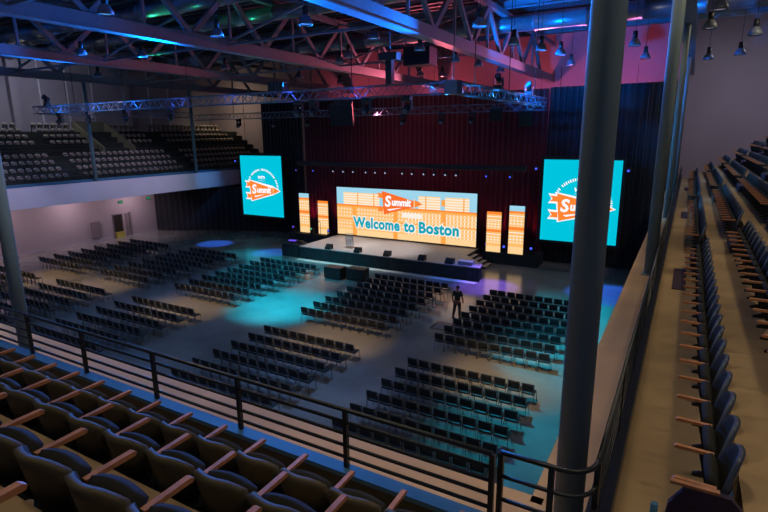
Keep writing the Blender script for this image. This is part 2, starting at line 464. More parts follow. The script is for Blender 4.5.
# ------------------------------------------------------------------ columns
def column(x, y, z0, z1, lab, r=0.14):
    c = empty('column', (x, y, z0), 0); tag(c, lab, 'column')
    c['kind'] = 'structure'
    MB().tube([(0, 0, 0.03), (0, 0, z1 - z0)], r, 20).build('shaft', M['column'], c)
    MB().box(-r - 0.05, r + 0.05, -r - 0.05, r + 0.05, 0, 0.03).build('base_plate', M['column'], c)
    return c
column(-0.597, 4.25, ZL, 17.6, 'thick grey steel column standing at the railing corner', 0.124)
column(-9.6, 4.25, ZL, 17.6, 'grey steel column beyond the near railing by the seats', 0.105)
column(-0.56, 14.75, ZL, 17.6, 'grey steel column second along the right ledge')
column(-0.56, 25.2, ZL, 17.6, 'slim grey column third along the right ledge', 0.12)
column(-0.56, 35.6, ZL, 17.6, 'slim grey column fourth along the right ledge', 0.12)
column(-41.25, 25.3, ZL, 13.7, 'slim column at the left balcony front, nearer the wall pilaster', 0.15)
column(-41.25, 35.4, ZL, 13.7, 'slim column at the left balcony front, nearer the screen', 0.15)

# ------------------------------------------------------------------ roof trusses
def roof_truss(x, lab, y0=-2, y1=47.6):
    t = empty('roof_truss', (x, 0, 13.73), 0, lab, 'roof truss', 'roof trusses along the hall')
    MB().box(-0.22, 0.22, y0, y1, 0.05, 0.56).box(-0.28, 0.28, y0, y1, 0.0, 0.05).build('bottom_chord', M['steel'], t)
    MB().box(-0.18, 0.18, y0, y1, 2.85, 3.15).build('top_chord', M['steel'], t)
    y = y0 + 0.4; k = 0
    first = None; firstb = None; firstv = None
    while y + 5.0 <= y1 + 0.5:
        for a, b in (((0, 0, 0.5), (0, 2.5, 2.9)), ((0, 5.0, 0.5), (0, 2.5, 2.9))):
            MB().bar(a, b, 0.18, 0.24).build('web_diagonal', M['steel'], t).location = (0, y, 0)
        MB().bar((0, 2.5, 0.5), (0, 2.5, 2.9), 0.12, 0.12).build('web_post', M['steel'], t).location = (0, y, 0)
        y += 5.0
    return t
roof_truss(-0.56, 'blue-grey roof truss running above the right ledge columns')
roof_truss(-10.75, 'nearest bright blue roof truss slanting down to the red wall')
roof_truss(-20.95, 'roof truss crossing high over the middle of the hall')
roof_truss(-31.2, 'thin blue-lit roof truss beyond the middle one')
roof_truss(-41.2, 'farthest roof truss above the left balcony front')

for i, y in enumerate((8.5, 13.5, 18.5, 23.5, 28.5, 33.5, 38.5, 43.5)):
    p = MB().box(-52.6, 9, y - 0.1, y + 0.1, 16.95, 17.35).box(-52.6, 9, y - 0.16, y + 0.16, 16.92, 16.97)
    o = p.build('roof_purlin', M['steel']); tag(o, '%s steel purlin from the camera across the roof trusses' % ordinal(i), 'roof beam'); o['kind'] = 'structure'
XT = (-0.56, -10.75, -20.95, -31.2, -41.2)
for i in range(4):
    for y in ((10.4,) if i == 0 else (10.4, 20.4, 30.4)):
        b = MB().bar((XT[i] - 0.2, y, 14.2), (XT[i + 1] + 0.2, y, 16.6), 0.10).bar((XT[i] - 0.2, y + 0.15, 16.6), (XT[i + 1] + 0.2, y + 0.15, 14.2), 0.10).bar((XT[i] - 0.2, y + 0.07, 14.05), (XT[i + 1] + 0.2, y + 0.07, 14.05), 0.11)
        tag(b.build('roof_brace', M['steel']), 'crossed steel bracing between two roof trusses', 'roof brace', 'cross braces between the roof trusses', 'structure')
for y, z, r, lab in ((34.4, 16.2, 0.5, 'fat round air duct nearest the red wall, lit blue and pink'), (24.6, 16.3, 0.40, 'round air duct crossing the roof above the rig'), (20.4, 16.3, 0.42, 'round galvanised air duct nearest the camera'), (11.2, 16.4, 0.45, 'air duct in the top corner above the near truss')):
    t = empty('air_duct', (-20, y, z), 0, lab, 'air duct')
    pp, rr = [(-30, 0, 0)], [r]
    for k in range(19):
        for dx, e in ((-0.06, 0), (-0.05, 0.035), (0.05, 0.035), (0.06, 0)):
            pp.append((-28 + 3 * k + dx, 0, 0)); rr.append(r + e)
    pp.append((28, 0, 0)); rr.append(r)
    MB().tube(pp, rr, 18).build('duct_body', M['duct'], t)

# ================================================================== CURTAINS, STAGE
def curtain(name, pts, z0, z1, m, lab, per=0.42, amp=0.09):
    """pleated cloth following a polyline"""
    b = MB(); prev = None; s = 0.0
    P = []
    for i in range(len(pts) - 1):
        a = Vector(pts[i]); c = Vector(pts[i + 1]); L = (c - a).length; n = max(2, int(L / 0.07))
        d = (c - a) / L; nn = Vector((-d.y, d.x))
        for k in range(n + (1 if i == len(pts) - 2 else 0)):
            t = k / n * L
            o = amp * math.sin((s + t) * 2 * PI / per) + 0.3 * amp * math.sin((s + t) * 2 * PI / (per * 2.7))
            P.append(a + d * t + nn * o)
        s += L
    for side in (0.0, 0.03):
        for p in P:
            b.v.append((p.x, p.y + side, z0)); b.v.append((p.x, p.y + side, z1))
    N = len(P)
    for i in range(N - 1):
        b.face([2 * i, 2 * i + 2, 2 * i + 3, 2 * i + 1], 0, True)
        q = 2 * N
        b.face([q + 2 * i + 1, q + 2 * i + 3, q + 2 * i + 2, q + 2 * i], 0, True)
        b.face([2 * i + 1, 2 * i + 3, q + 2 * i + 3, q + 2 * i + 1], 0)
    o = b.build(name, m)
    return tag(o, lab, 'curtain')
curtain('stage_curtain', [(-31.6, 40.2), (-9.2, 40.2)], 0.02, 12.7, M['velvet'], 'tall maroon pleated curtain hanging behind the lit stage')
curtain('black_drape', [(-9.1, 40.0), (-0.98, 40.0)], 0.02, 12.75, M['drape'], 'navy black drape hanging behind the screen by the thick column')
curtain('black_drape', [(-36.7, 40.0), (-31.7, 40.0)], 0.02, 12.6, M['drape'], 'dark drape hanging behind the screen by the left balcony')
curtain('black_drape', [(-47.4, 35.0), (-40.9, 38.2), (-36.9, 39.6)], 0.02, 4.5, M['drape'], 'low dark drape closing the space under the left balcony', 0.6, 0.04)

st = empty('stage', (0, 0, 0), 0, 'wide black skirted stage with pale grey deck below the main screen', 'stage')
MB().prism([(-26.2, 32.0), (-11.15, 32.0), (-11.3, 33.0), (-13.3, 35.2), (-13.3, 37.9), (-26.2, 37.9)], 0.90, 0.96).build('deck', M['stage'], st)
sk = MB()
def skirt_wall(b, pts, z0, z1, per=0.3, amp=0.025):
    P = []
    for i in range(len(pts) - 1):
        a = Vector(pts[i]); c = Vector(pts[i + 1]); L = (c - a).length; n = max(2, int(L / 0.06)); d = (c - a) / L; nn = Vector((-d.y, d.x))
        for k in range(n + 1):
            P.append(a + d * (L * k / n) + nn * amp * math.sin(k / n * L * 2 * PI / per))
    q = len(b.v)
    for p in P: b.v.append((p.x, p.y, z0)); b.v.append((p.x, p.y, z1))
    for i in range(len(P) - 1): b.face([q + 2 * i, q + 2 * i + 2, q + 2 * i + 3, q + 2 * i + 1], 0, True)
    return b
skirt_wall(sk, [(-26.2, 37.9), (-26.2, 32.03), (-11.18, 32.03), (-11.33, 33.0), (-13.33, 35.2), (-13.33, 37.8)], 0.0, 0.90)
sk.prism([(-26.1, 32.1), (-11.3, 32.1), (-11.45, 33.0), (-13.45, 35.2), (-13.45, 37.8), (-26.1, 37.8)], 0.0, 0.89)
sk.build('skirt', M['skirt'], st)

def riser(lab, x0, x1, y0, y1):
    r = empty('riser_platform', ((x0 + x1) / 2, y0, 0), 0, lab, 'platform'); w = (x1 - x0) / 2
    MB().box(-w, w, 0, y1 - y0, 0.78, 0.84).build('deck', M['skirt'], r)
    skirt_wall(MB().box(-w + 0.05, w - 0.05, 0.06, y1 - y0 - 0.05, 0, 0.78), [(-w + 0.02, y1 - y0), (-w + 0.02, 0.02), (w - 0.02, 0.02), (w - 0.02, y1 - y0)], 0, 0.78).build('skirt', M['skirt'], r)
riser('low black platform under the two glowing panels, stairs end', -12.85, -8.7, 37.4, 39.2)
riser('low black platform under the two glowing panels, table end', -31.4, -26.4, 36.9, 39.2)
# steps at the stage corner
t = empty('stage_steps', (-13.28, 35.35, 0), 0, 'short flight of black stage steps beside the platform', 'steps')
for k in range(4):
    MB().box(0.02 + 0.34 * k, 0.36 + 0.34 * k, 0, 1.3, 0.72 - 0.19 * k, 0.76 - 0.19 * k).build('tread', M['stage'], t)
for yy in (0.04, 1.22): MB().prism([(0.02, 0.0), (1.36, 0.0), (1.36, 0.12), (0.02, 0.72)], yy, yy + 0.04, 'y').build('stringer', M['black'], t)
tag(MB().box(-26.0, -11.2, 31.25, 31.75, 0.005, 0.04).build('lit_floor_strip', M['floor_glow']), 'pale strip of painted floor light along the foot of the stage front', 'painted floor light')  # lit floor before the stage, drawn as a pale slab

# draped corner table with gear
tb = empty('draped_table', (-27.15, 32.6, 0), 0, 'black draped table at the stage end nearest the left screen', 'table')
skirt_wall(MB(), [(-0.85, 0.6), (-0.85, -0.58), (0.85, -0.58), (0.85, 0.6)], 0.0, 0.98).build('table_drape', M['skirt'], tb)
MB().box(-0.87, 0.87, -0.6, 0.62, 0.98, 1.03).build('table_top', M['skirt'], tb)
for x, y in ((-0.78, -0.5), (0.78, -0.5), (-0.78, 0.52), (0.78, 0.52)):
    MB().box(x - 0.02, x + 0.02, y - 0.02, y + 0.02, 0, 0.98).build('leg', M['black'], tb)
g = empty('control_console', (-27.4, 32.7, 1.03), 0.2, 'small console glowing violet on the draped table', 'console')
MB().prism([(-0.2, 0), (0.22, 0), (0.22, 0.22), (-0.2, 0.08)], -0.4, 0.4, 'x').build('body', M['black'], g)
MB().box(-0.34, 0.34, -0.1, 0.12, 0.205, 0.215).build('lit_keys', M['led_violet'], g)
bpy.data.objects[g.children[1].name].rotation_euler = (0.32, 0, 0)
g.children[1].location = (0, 0, -0.03)
g = empty('equipment_case', (-26.6, 32.7, 1.03), 0.1, 'small black case beside the violet console on the table', 'case')
MB().box(-0.22, 0.22, -0.16, 0.16, 0, 0.2).build('body', M['black'], g, bevel=0.015)
MB().box(-0.08, 0.08, -0.185, -0.16, 0.08, 0.12).build('handle', M['chrome'], g)

# confidence wedges on the stage edge
def wedge(x, y, lab, w=0.5):
    g = empty('floor_monitor', (x, y, 0.96), PI, lab, 'stage monitor')
    MB().prism([(-0.22, 0), (0.22, 0), (0.22, 0.12), (-0.02, 0.36), (-0.22, 0.36)], -w / 2, w / 2, 'x').build('cabinet', M['black'], g)
    MB().prism([(0.215, 0.14), (0.0, 0.355), (0.012, 0.367), (0.227, 0.152)], -w / 2 + 0.03, w / 2 - 0.03, 'x').build('grille', M['rail'], g)
wedge(-23.5, 32.3, 'wedge monitor on the stage edge nearest the draped table')
wedge(-20.85, 32.3, 'wedge monitor on the stage edge, second from the draped table')
wedge(-18.3, 32.3, 'wedge monitor on the stage edge, third from the draped table')
wedge(-15.5, 32.3, 'wedge monitor on the stage edge, fourth from the draped table')
wedge(-13.4, 32.3, 'blue-lit wedge monitor at the stage corner near the steps', 0.6)
g = empty('blue_topped_case', (-12.3, 32.5, 0.96), 0, 'low case catching blue light on the stage corner', 'case')
MB().box(-0.5, 0.5, -0.25, 0.25, 0, 0.22).build('body', mat('pale_case', (120, 128, 150), 0.5, 0, 0.05, 5), g, bevel=0.02)
MB().box(-0.52, 0.52, -0.27, 0.27, 0.22, 0.25).build('lid', mat('pale_case_lid', (140, 146, 166), 0.4, 0, 0.05, 5), g)
# acrylic lectern
g = empty('acrylic_lectern', (-22.3, 33.4, 0.96), 0, 'clear acrylic lectern standing on the stage near the main screen', 'lectern')
for m_ in ('glass_acrylic',):
    b_ = M[m_].node_tree.nodes['Principled BSDF']; b_.inputs['Transmission Weight'].default_value = 0.85
MB().box(-0.3, 0.3, -0.02, 0.0, 0.03, 1.05).build('front_panel', M['glass_acrylic'], g)
MB().box(-0.36, 0.36, -0.3, 0.3, 0, 0.03).build('base', M['glass_acrylic'], g)
for x in (-0.34, 0.34): MB().tube([(x, 0, 0.03), (x, 0, 1.08)], 0.018, 8).build('post', M['alu'], g)
MB().hexa([(-0.36, -0.06, 1.12), (0.36, -0.06, 1.12), (0.36, 0.36, 1.0), (-0.36, 0.36, 1.0), (-0.36, -0.06, 1.14), (0.36, -0.06, 1.14), (0.36, 0.36, 1.02), (-0.36, 0.36, 1.02)]).build('reading_top', M['glass_acrylic'], g)
g = empty('microphone_stand', (-27.75, 36.95, 0.96), 0, 'thin black microphone stand in front of the shorter panel by the table', 'stand')
g.location = (-27.75, 36.95, 0.84)
MB().tube([(0, 0, 0.0), (0, 0, 1.2)], 0.02, 8).build('pole', M['black'], g)
MB().lathe([(0.16, 0), (0.16, 0.02), (0.03, 0.04)], n=12).build('base', M['black'], g)
MB().tube([(0, 0, 1.18), (0, -0.25, 1.35)], 0.025, 8).build('boom', M['black'], g)

# black subwoofers on the floor before the stage
for x, lab in ((-20.2, 'black boxy floor speaker before the stage, nearer the draped table'), (-18.6, 'black boxy floor speaker before the stage, beside the chairs')):
    g = empty('floor_speaker', (x, 28.4 if x < -19.5 else 28.75, 0), 0.03, lab, 'speaker')
    MB().box(-0.68, 0.68, -0.4, 0.4, 0.04, 0.82).build('cabinet', M['black'], g, bevel=0.03)
    MB().box(-0.64, 0.64, -0.425, -0.402, 0.08, 0.78).build('grille', M['rail'], g)
    for sx in (-0.6, 0.6): MB().box(sx - 0.06, sx + 0.06, -0.3, 0.3, 0, 0.04).build('skid', M['black'], g)

# ------------------------------------------------------------------ screens
def add_pennant(parent, cx, cz, w, y, edge_white=True, slope=0.0):
    """pennant graphic on a screen; local x right, z up, screen faces -y"""
    h = w * 0.52
    body = [(0, 0.50 * h), (0.05 * w, -0.5 * h), (0.80 * w, -0.10 * h), (0.80 * w, 0.14 * h)]
    tip = [(0.80 * w, -0.12 * h), (1.0 * w, 0.03 * h), (0.80 * w, 0.20 * h)]
    P = lambda q: [(cx + a, cz + b) for a, b in q]
    def ribbon(zc):
        s = 0.10 * h
        return [(-0.13 * w, zc + s * 1.1), (0.03 * w, zc + s), (0.03 * w, zc - s), (-0.13 * w, zc - s * 0.9), (-0.075 * w, zc)]
    if edge_white:
        b = MB(); e = 0.025 * w
        b.prism(P([(-e, 0.5 * h + e), (0.05 * w - e, -0.5 * h - e), (0.80 * w, -0.12 * h - e), (1.04 * w, 0.03 * h), (0.80 * w, 0.22 * h + e)]), y - 0.012, y - 0.008, 'y')
        for zc in (0.30 * h, -0.28 * h):
            s = 0.12 * h + e
            b.prism(P([(-0.16 * w, zc + s * 1.15), (0.03 * w, zc + s), (0.03 * w, zc - s), (-0.16 * w, zc - s), (-0.10 * w, zc)]), y - 0.011, y - 0.009, 'y')
        b.build('pennant_outline', M['scr_white'], parent)
    b = MB()
    b.prism(P(body), y - 0.018, y - 0.014, 'y')
    b.build('pennant', M['scr_deep' if not edge_white else 'scr_orange'], parent)
    b = MB()
    b.prism(P(tip), y - 0.020, y - 0.014, 'y')
    for zc in (0.30 * h, -0.28 * h): b.prism(P(ribbon(zc)), y - 0.017, y - 0.013, 'y')
    b.build('pennant_tip', M['scr_orange'], parent)
    MB().prism(P([(0.785 * w, -0.16 * h), (0.81 * w, -0.16 * h), (0.81 * w, 0.24 * h), (0.785 * w, 0.24 * h)]), y - 0.026, y - 0.022, 'y').build('pennant_band', M['scr_cream'], parent)
    text_mesh('lettering', 'S', 0.62 * h, M['scr_white'], parent, (cx + 0.07 * w, y - 0.024, cz + 0.05 * h), off=0.022 * h, shear=0.12)
    text_mesh('lettering', 'ummit', 0.40 * h, M['scr_white'], parent, (cx + 0.245 * w, y - 0.024, cz + 0.04 * h), off=0.020 * h, shear=0.12, sx=0.86)
    MB().prism(P([(0.13 * w, -0.27 * h), (0.18 * w, -0.33 * h), (0.36 * w, -0.24 * h), (0.52 * w, -0.16 * h), (0.36 * w, -0.20 * h)]), y - 0.026, y - 0.022, 'y').build('swash', M['scr_white'], parent)

def side_screen(lab, x0, x1, z0, z1, y):
    s = empty('projection_screen', ((x0 + x1) / 2, y, z0), 0, lab, 'screen', 'cyan side screens')
    w = (x1 - x0) / 2; h = z1 - z0
    MB().box(-w - 0.22, w + 0.22, 0.02, 0.16, -0.22, h + 0.22).build('frame', M['screen_frame'], s)
    MB().box(-w, w, 0.0, 0.02, 0, h).build('lit_surface', M['scr_cyan'], s)
    pw = 3.75
    cx, cz = -1.52, h * 0.42
    add_pennant(s, cx, cz, pw, -0.0)
    # dotted lettering arc over the pennant
    b = MB(); r = 1.92; oc = (0.14, h * 0.44); n = 36
    for k in range(n):
        a = PI * (0.90 - 0.92 * k / (n - 1))
        if k in (5, 14, 27): continue
        px, pz = oc[0] + r * math.cos(a), oc[1] + r * math.sin(a)
        d = Vector((-math.sin(a), math.cos(a))) * 0.045; u = Vector((math.cos(a), math.sin(a))) * (0.10 if k % 3 else 0.085)
        c = Vector((px, pz))
        b.prism([tuple(c - d - u), tuple(c + d - u), tuple(c + d * (0.5 if k % 2 else 1) + u), tuple(c - d + u)], -0.014, -0.008, 'y')
    b.build('arc_lettering', M['scr_white'], s)
    text_mesh('emblem', 'wm', 0.6, M['scr_white'], s, (0.02, -0.012, h * 0.44 + 1.22), off=0.012, align='CENTER', shear=0.2)
    MB().prism([(-0.35, h * 0.44 + 0.86), (0.5, h * 0.44 + 0.83), (0.5, h * 0.44 + 0.88), (-0.35, h * 0.44 + 0.91)], -0.014, -0.008, 'y').build('underline', M['scr_sky'], s)
    for sx in (-w * 0.7, w * 0.7): MB().tube([(sx, 0.1, h + 0.2), (sx, 0.1, 13.9 - z0)], 0.02, 6).build('hanging_cable', M['black'], s)
side_screen('tall cyan screen with orange pennant hanging beside the left balcony', -37.95, -32.8, 1.95, 7.70, 38.0)
side_screen('tall cyan screen with orange pennant partly behind the thick column', -8.77, -3.68, 2.05, 7.76, 38.0)

def facade(nu, nv, w, h, fn, y):
    b = MB()
    du, dv = w / nu, h / nv
    for j in range(nv + 1):
        for i in range(nu + 1): b.v.append((-w / 2 + i * du, y, j * dv))
    W = nu + 1
    for j in range(nv):
        for i in range(nu):
            b.face([j * W + i, j * W + i + 1, (j + 1) * W + i + 1, (j + 1) * W + i], fn(i, j, (i + 0.5) / nu, (j + 0.5) / nv))
    return b
PAL = [M['scr_sky'], M['scr_amber'], M['scr_orange'], M['scr_cream'], M['scr_pale'], M['scr_tan']]
def main_pic(i, j, u, v):
    # 0 sky, 1 amber, 2 orange, 3 cream, 4 pale
    if v > 0.66:
        for a, c in ((0.055, 0.335), (0.615, 0.765), (0.80, 0.95)):
            if a < u < c and v < 0.90:
                if i % 16 == 5: return 5
                return 4 if (i % 2 == 0 and j % 2 == 0) else (3 if j % 2 else 4)
        if 0.775 < u < 0.795 and 0.72 < v < 0.84: return 5
        return 0
    if v > 0.60: return 2 if v > 0.63 else 5
    for a in (0.125, 0.44, 0.775):
        if a < u < a + 0.03: return 5
    if v > 0.57: return 5 if i % 2 else 1
    if 0.46 < v < 0.55 and 0.50 < u < 0.64: return 4
    if abs(v - 0.34) < 0.02: return 5
    if 0.36 < v < 0.57 or 0.12 < v < 0.31:
        if j % 3 == 0: return 3
        return (4 if i % 3 == 1 else 1) if (u > 0.55 or j % 3 == 1) else 1
    return 3
ms = empty('main_screen', (-19.83, 37.45, 1.08), 0, 'wide orange main screen reading Welcome to Boston above the stage', 'screen')
MB().box(-6.45, 6.45, 0.03, 0.25, -0.06, 4.16).build('frame', M['screen_frame'], ms)
facade(128, 40, 12.8, 4.10, main_pic, 0.02).build('lit_surface', PAL, ms)
add_pennant(ms, -1.85, 2.98, 3.75, -0.0, edge_white=False)
hx = -4.72
for wd, wid in (('Welcome', 4.55), ('to', 1.02), ('Boston', 3.45)):
    o1 = text_mesh('headline_word', wd, 1.22, M['scr_teal'], ms, (0, -0.030, 1.12), off=0.052, spacing=1.06)
    bx = [v.co.x for v in o1.data.vertices]; sc_ = wid / (max(bx) - min(bx))
    o1.scale.x = sc_; o1.location.x = hx - min(bx) * sc_
    o2 = text_mesh('word_outline', wd, 1.22, M['scr_pale'], o1, (0, 0, -0.018), off=0.14, spacing=1.06)
    o2.rotation_euler = (0, 0, 0)
    hx += wid + 0.36
for sx in (-5, 0, 5): MB().box(sx - 0.1, sx + 0.1, 0.06, 0.2, -0.12, -0.06).build('foot', M['black'], ms)
def tall_pic(i, j, u, v):
    if TALL[0] and v > 0.90: return 0
    if (v > 0.84 and TALL[0]) or (v > 0.93): return 2
    for a in (0.50, 0.16):
        if a < v < a + 0.055: return 2 if a > 0.3 else 1
    if v > 0.76 or 0.42 < v < 0.5: return 4 if j % 4 == 0 else 1
    if 0.24 < v < 0.42 or 0.58 < v < 0.76:
        return 4 if (i % 3 == 1 and j % 3 != 0) else (3 if j % 3 else 1)
    return 3
for x, zt, tall, lab in ((-29.95, 4.45, True, 'tall glowing orange panel farthest from the main screen, table end'), (-27.85, 3.88, False, 'shorter glowing orange panel between table and main screen'),
                         (-12.1, 3.92, False, 'shorter glowing orange panel above the stage steps'), (-10.4, 4.45, True, 'tall glowing orange panel nearest the thick column')):
    TALL = (tall,)
    g = empty('light_panel', (x, 37.55, 0.85), 0, lab, 'lit panel')
    h = zt - 0.87
    MB().box(-0.58, 0.58, 0.03, 0.15, -0.01, h + 0.03).build('frame', M['screen_frame'], g)
    facade(13, 46, 1.12, h, tall_pic, 0.02).build('lit_surface', PAL, g)

# small up-lights standing around the panels
def uplight(x, y, z, lens, lab):
    g = empty('floor_uplight', (x, y, z), 0, lab, 'stage light')
    MB().box(-0.17, 0.17, -0.14, 0.14, 0, 0.14).build('base', M['black'], g)
    MB().prism([(-0.2, 0.14), (0.2, 0.14), (0.2, 0.5), (0.15, 0.5), (0.15, 0.17), (-0.15, 0.17), (-0.15, 0.5), (-0.2, 0.5)], -0.05, 0.05, 'y').build('yoke', M['black'], g)
    hd = MB().tube([(0, 0.12, 0.38), (0, -0.16, 0.50)], 0.14, 12).build('head', M['black'], g)
    MB().tube([(0, -0.162, 0.501), (0, -0.175, 0.507)], 0.09, 12).build('lens', M[lens], hd)
uplight(-31.0, 37.3, 0.84, 'led_violet', 'small violet stage light beside the tallest panel, table end')
uplight(-28.85, 37.2, 0.84, 'led_green', 'small green-lit stage light between the two panels, table end')
uplight(-26.95, 37.2, 0.84, 'led_blue', 'small stage light between the main screen and shorter panel, table end')
uplight(-13.1, 37.7, 0.84, 'led_violet', 'small stage light at the main screen corner above the steps')
g_ = uplight(-11.25, 37.65, 0.84, 'led_blue', 'bright blue stage light between the panels above the steps')
uplight(-9.3, 37.9, 0.84, 'led_blue', 'blue stage light on the platform end nearest the thick column')
bpy.data.objects['floor_uplight.003'].location = (-12.72, 38.0, 0.84)

# pipe with small lamps over the stage
g = empty('lighting_pipe', (-19.4, 36.0, 7.1), 0, 'long dark lighting pipe hanging over the main screen', 'lighting pipe')
MB().tube([(-9.9, 0, 0), (9.9, 0, 0)], 0.07, 8).build('pipe', M['black'], g)
MB().box(-9.9, 9.9, -0.04, 0.04, -0.02, 0.30).build('cable_tray', M['black'], g)
for x in (-8, -2.5, 3, 8.5): MB().tube([(x, 0, 0.2), (x, 0, 9.6)], 0.015, 6).build('hanging_cable', M['black'], g)
PL = [-29.3, -27.48, -25.41, -24.41, -23.44, -22.24, -21.36, -20.45, -18.94, -18.11, -17.13, -16.29, -15.37, -14.53, -12.24, -10.54]
for i, x in enumerate(PL):
    lens = 'led_white'
    if i in (1, 15): lens = 'led_blue'
    if i in (0,): lens = 'led_violet'
    if i == 14: lens = 'led_blue'
    lab = 'small lamp on the stage pipe, %s from the draped table end' % ordinal(i)
    l = empty('stage_lamp', (x, 36.0, 7.03), 0, lab, 'stage lamp', 'lamps along the stage pipe')
    MB().box(-0.03, 0.03, -0.03, 0.03, -0.22, -0.04).build('clamp', M['black'], l)
    hd = MB().tube([(0, 0.12, -0.26), (0, -0.16, -0.40)], 0.12, 10).build('head', M['black'], l)
    MB().tube([(0, -0.162, -0.401), (0, -0.172, -0.406)], 0.06, 10).build('lens', M[lens], hd)
for x, y, z, lab in ((-9.25, 37.9, 7.2, 'blue lamp at the screen corner nearest the stage panels'), (-3.3, 37.9, 7.2, 'blue lamp at the screen edge nearest the right ledge'), (-38.35, 37.9, 7.25, 'blue lamp at the screen edge nearest the left balcony')):
    l = empty('stage_lamp', (x, y, z), 0, lab, 'stage lamp')
    hd = MB().tube([(0, 0.12, 0), (0, -0.16, -0.08)], 0.14, 10).build('head', M['black'], l)
    MB().tube([(0, -0.162, -0.081), (0, -0.175, -0.086)], 0.08, 10).build('lens', M['led_blue'], hd)
    MB().tube([(0, 0.02, 0.1), (0, 0.02, 6.5)], 0.012, 6).build('hanging_cable', M['black'], l)

# ------------------------------------------------------------------ lighting rig
def box_truss(name, a, b, lab, s=0.46):
    a = Vector(a); b = Vector(b); L = (b - a).length
    t = empty(name, a, math.atan2(b.y - a.y, b.x - a.x), lab, 'lighting truss')
    r = 0.028
    for yy in (-s / 2, s / 2):
        for zz in (-s / 2, s / 2):
            MB().tube([(0, yy, zz), (L, yy, zz)], r, 6).build('chord', M['alu'], t)
    n = int(L / s); w = MB()
    for k in range(n):
        x0 = k * L / n; x1 = (k + 1) * L / n
        f = 1 if k % 2 else -1
        for yy in (-s / 2, s / 2): w.bar((x0, yy, -f * s / 2), (x1, yy, f * s / 2), 0.03)
        for zz in (-s / 2, s / 2): w.bar((x0, -f * s / 2, zz), (x1, f * s / 2, zz), 0.03)
    w.build('lacing', M['alu'], t)
    for x in (L * 0.15, L * 0.5, L * 0.85):
        MB().tube([(x, 0, s / 2), (x, 0, 5.5)], 0.02, 6).build('hoist_chain', M['black'], t)
    return t
RZ = 11.40
box_truss('box_truss', (-39.2, 20.5, RZ), (-8.8, 20.5, RZ), 'front blue-lit box truss of the hanging lighting rig')
box_truss('box_truss', (-39.2, 34.2, RZ - 0.2), (-8.0, 34.2, RZ - 0.2), 'rear pale box truss of the rig before the curtain')
box_truss('box_truss', (-39.4, 20.8, RZ), (-39.4, 33.9, RZ), 'short blue box truss over the left balcony front')
box_truss('box_truss', (-8.5, 20.8, RZ), (-8.1, 33.9, RZ), 'short box truss running from the rig corner towards the curtain')
def corner_block(x, y, z, lab):
    g = empty('truss_corner', (x, y, z), 0, lab, 'truss corner')
    MB().box(-0.28, 0.28, -0.28, 0.28, -0.27, 0.27).build('block', M['alu'], g, bevel=0.02)
    MB().tube([(0, 0, 0.27), (0, 0, 17.8 - z)], 0.02, 6).build('hoist_chain', M['black'], g)
corner_block(-8.5, 20.5, RZ, 'square corner block at the near right end of the rig')

def moving_head(x, y, z, lab, up=False):
    g = empty('moving_head', (x, y, z), random.uniform(-0.2, 0.2), lab, 'moving light', 'moving lights on the rig')
    s = 1 if up else -1
    MB().box(-0.2, 0.2, -0.15, 0.15, min(0, s * 0.16), max(0, s * 0.16)).build('base', M['black'], g)
    MB().box(-0.05, 0.05, -0.30, 0.30, min(0, -s * 0.03), max(0, -s * 0.03)).build('clamp', M['black'], g)
    MB().prism([(-0.24, s * 0.16), (0.24, s * 0.16), (0.24, s * 0.55), (0.18, s * 0.55), (0.18, s * 0.2), (-0.18, s * 0.2), (-0.18, s * 0.55), (-0.24, s * 0.55)], -0.07, 0.07, 'y').build('yoke', M['black'], g)
    hd = MB().tube([(0, 0.16, s * 0.38), (0, -0.2, s * 0.62)], [0.14, 0.16], 12).build('head', M['black'], g)
    MB().tube([(0, -0.202, s * 0.621), (0, -0.215, s * 0.63)], 0.12, 12).build('lens', M['lamp_glass'], hd)
for i, x in enumerate((-36.5, -33.2, -29.5, -25.5)):
    moving_head(x, 20.5, RZ - 0.26, 'black moving light under the front rig truss, %s from the left balcony' % ordinal(i))
for i, x in enumerate((-16.4, -15.5, -12.6, -10.6)):
    moving_head(x, 20.5, RZ - 0.26, 'black moving light under the front rig truss, %s towards its right corner' % ordinal(i))
for i, x in enumerate((-34.0, -30.0, -26.5, -23.2, -18.0, -15.0, -12.8)):
    moving_head(x, 34.2, RZ - 0.46, 'black moving light under the rear rig truss, %s from the left screen' % ordinal(i))
for i, x in enumerate((-37.8,)):
    moving_head(x, 20.5, RZ + 0.26, 'black light standing on top of the front rig truss at its left end', True)
moving_head(-8.35, 25.8, RZ + 0.26, 'followspot light standing on the short rig truss before the red wall', True)
moving_head(-8.2, 30.8, RZ + 0.26, 'small light on the short rig truss, beyond the followspot', True)

def speaker_box(x, y, z, w, d_, h, lab, tilt=0.25, rz=0.3):
    g = empty('hung_speaker', (x, y, z), rz, lab, 'speaker')
    o = MB().prism([(-w / 2, -d_ / 2), (w / 2, -d_ / 2), (w * 0.35, d_ / 2), (-w * 0.35, d_ / 2)], -h, 0).build('cabinet', M['black'], g, bevel=0.02)
    o2 = MB().box(-w / 2 + 0.03, w / 2 - 0.03, -d_ / 2 - 0.03, -d_ / 2 - 0.005, -h + 0.03, -0.03).build('grille', M['rail'], g)
    for oo in (o, o2): oo.rotation_euler = (tilt, 0, 0)
    MB().tube([(0, 0, 0), (0, 0, 0.55)], 0.02, 6).build('hanging_cable', M['black'], g)
speaker_box(-14.3, 21.1, 11.05, 1.1, 0.8, 1.0, 'large black speaker hanging under the front rig truss')
speaker_box(-8.4, 31.2, 10.9, 0.8, 0.6, 0.9, 'black speaker hanging at the curtain end of the short truss')
speaker_box(-9.3, 28.5, 10.95, 0.7, 0.5, 0.7, 'smaller black speaker hanging inside the short truss')
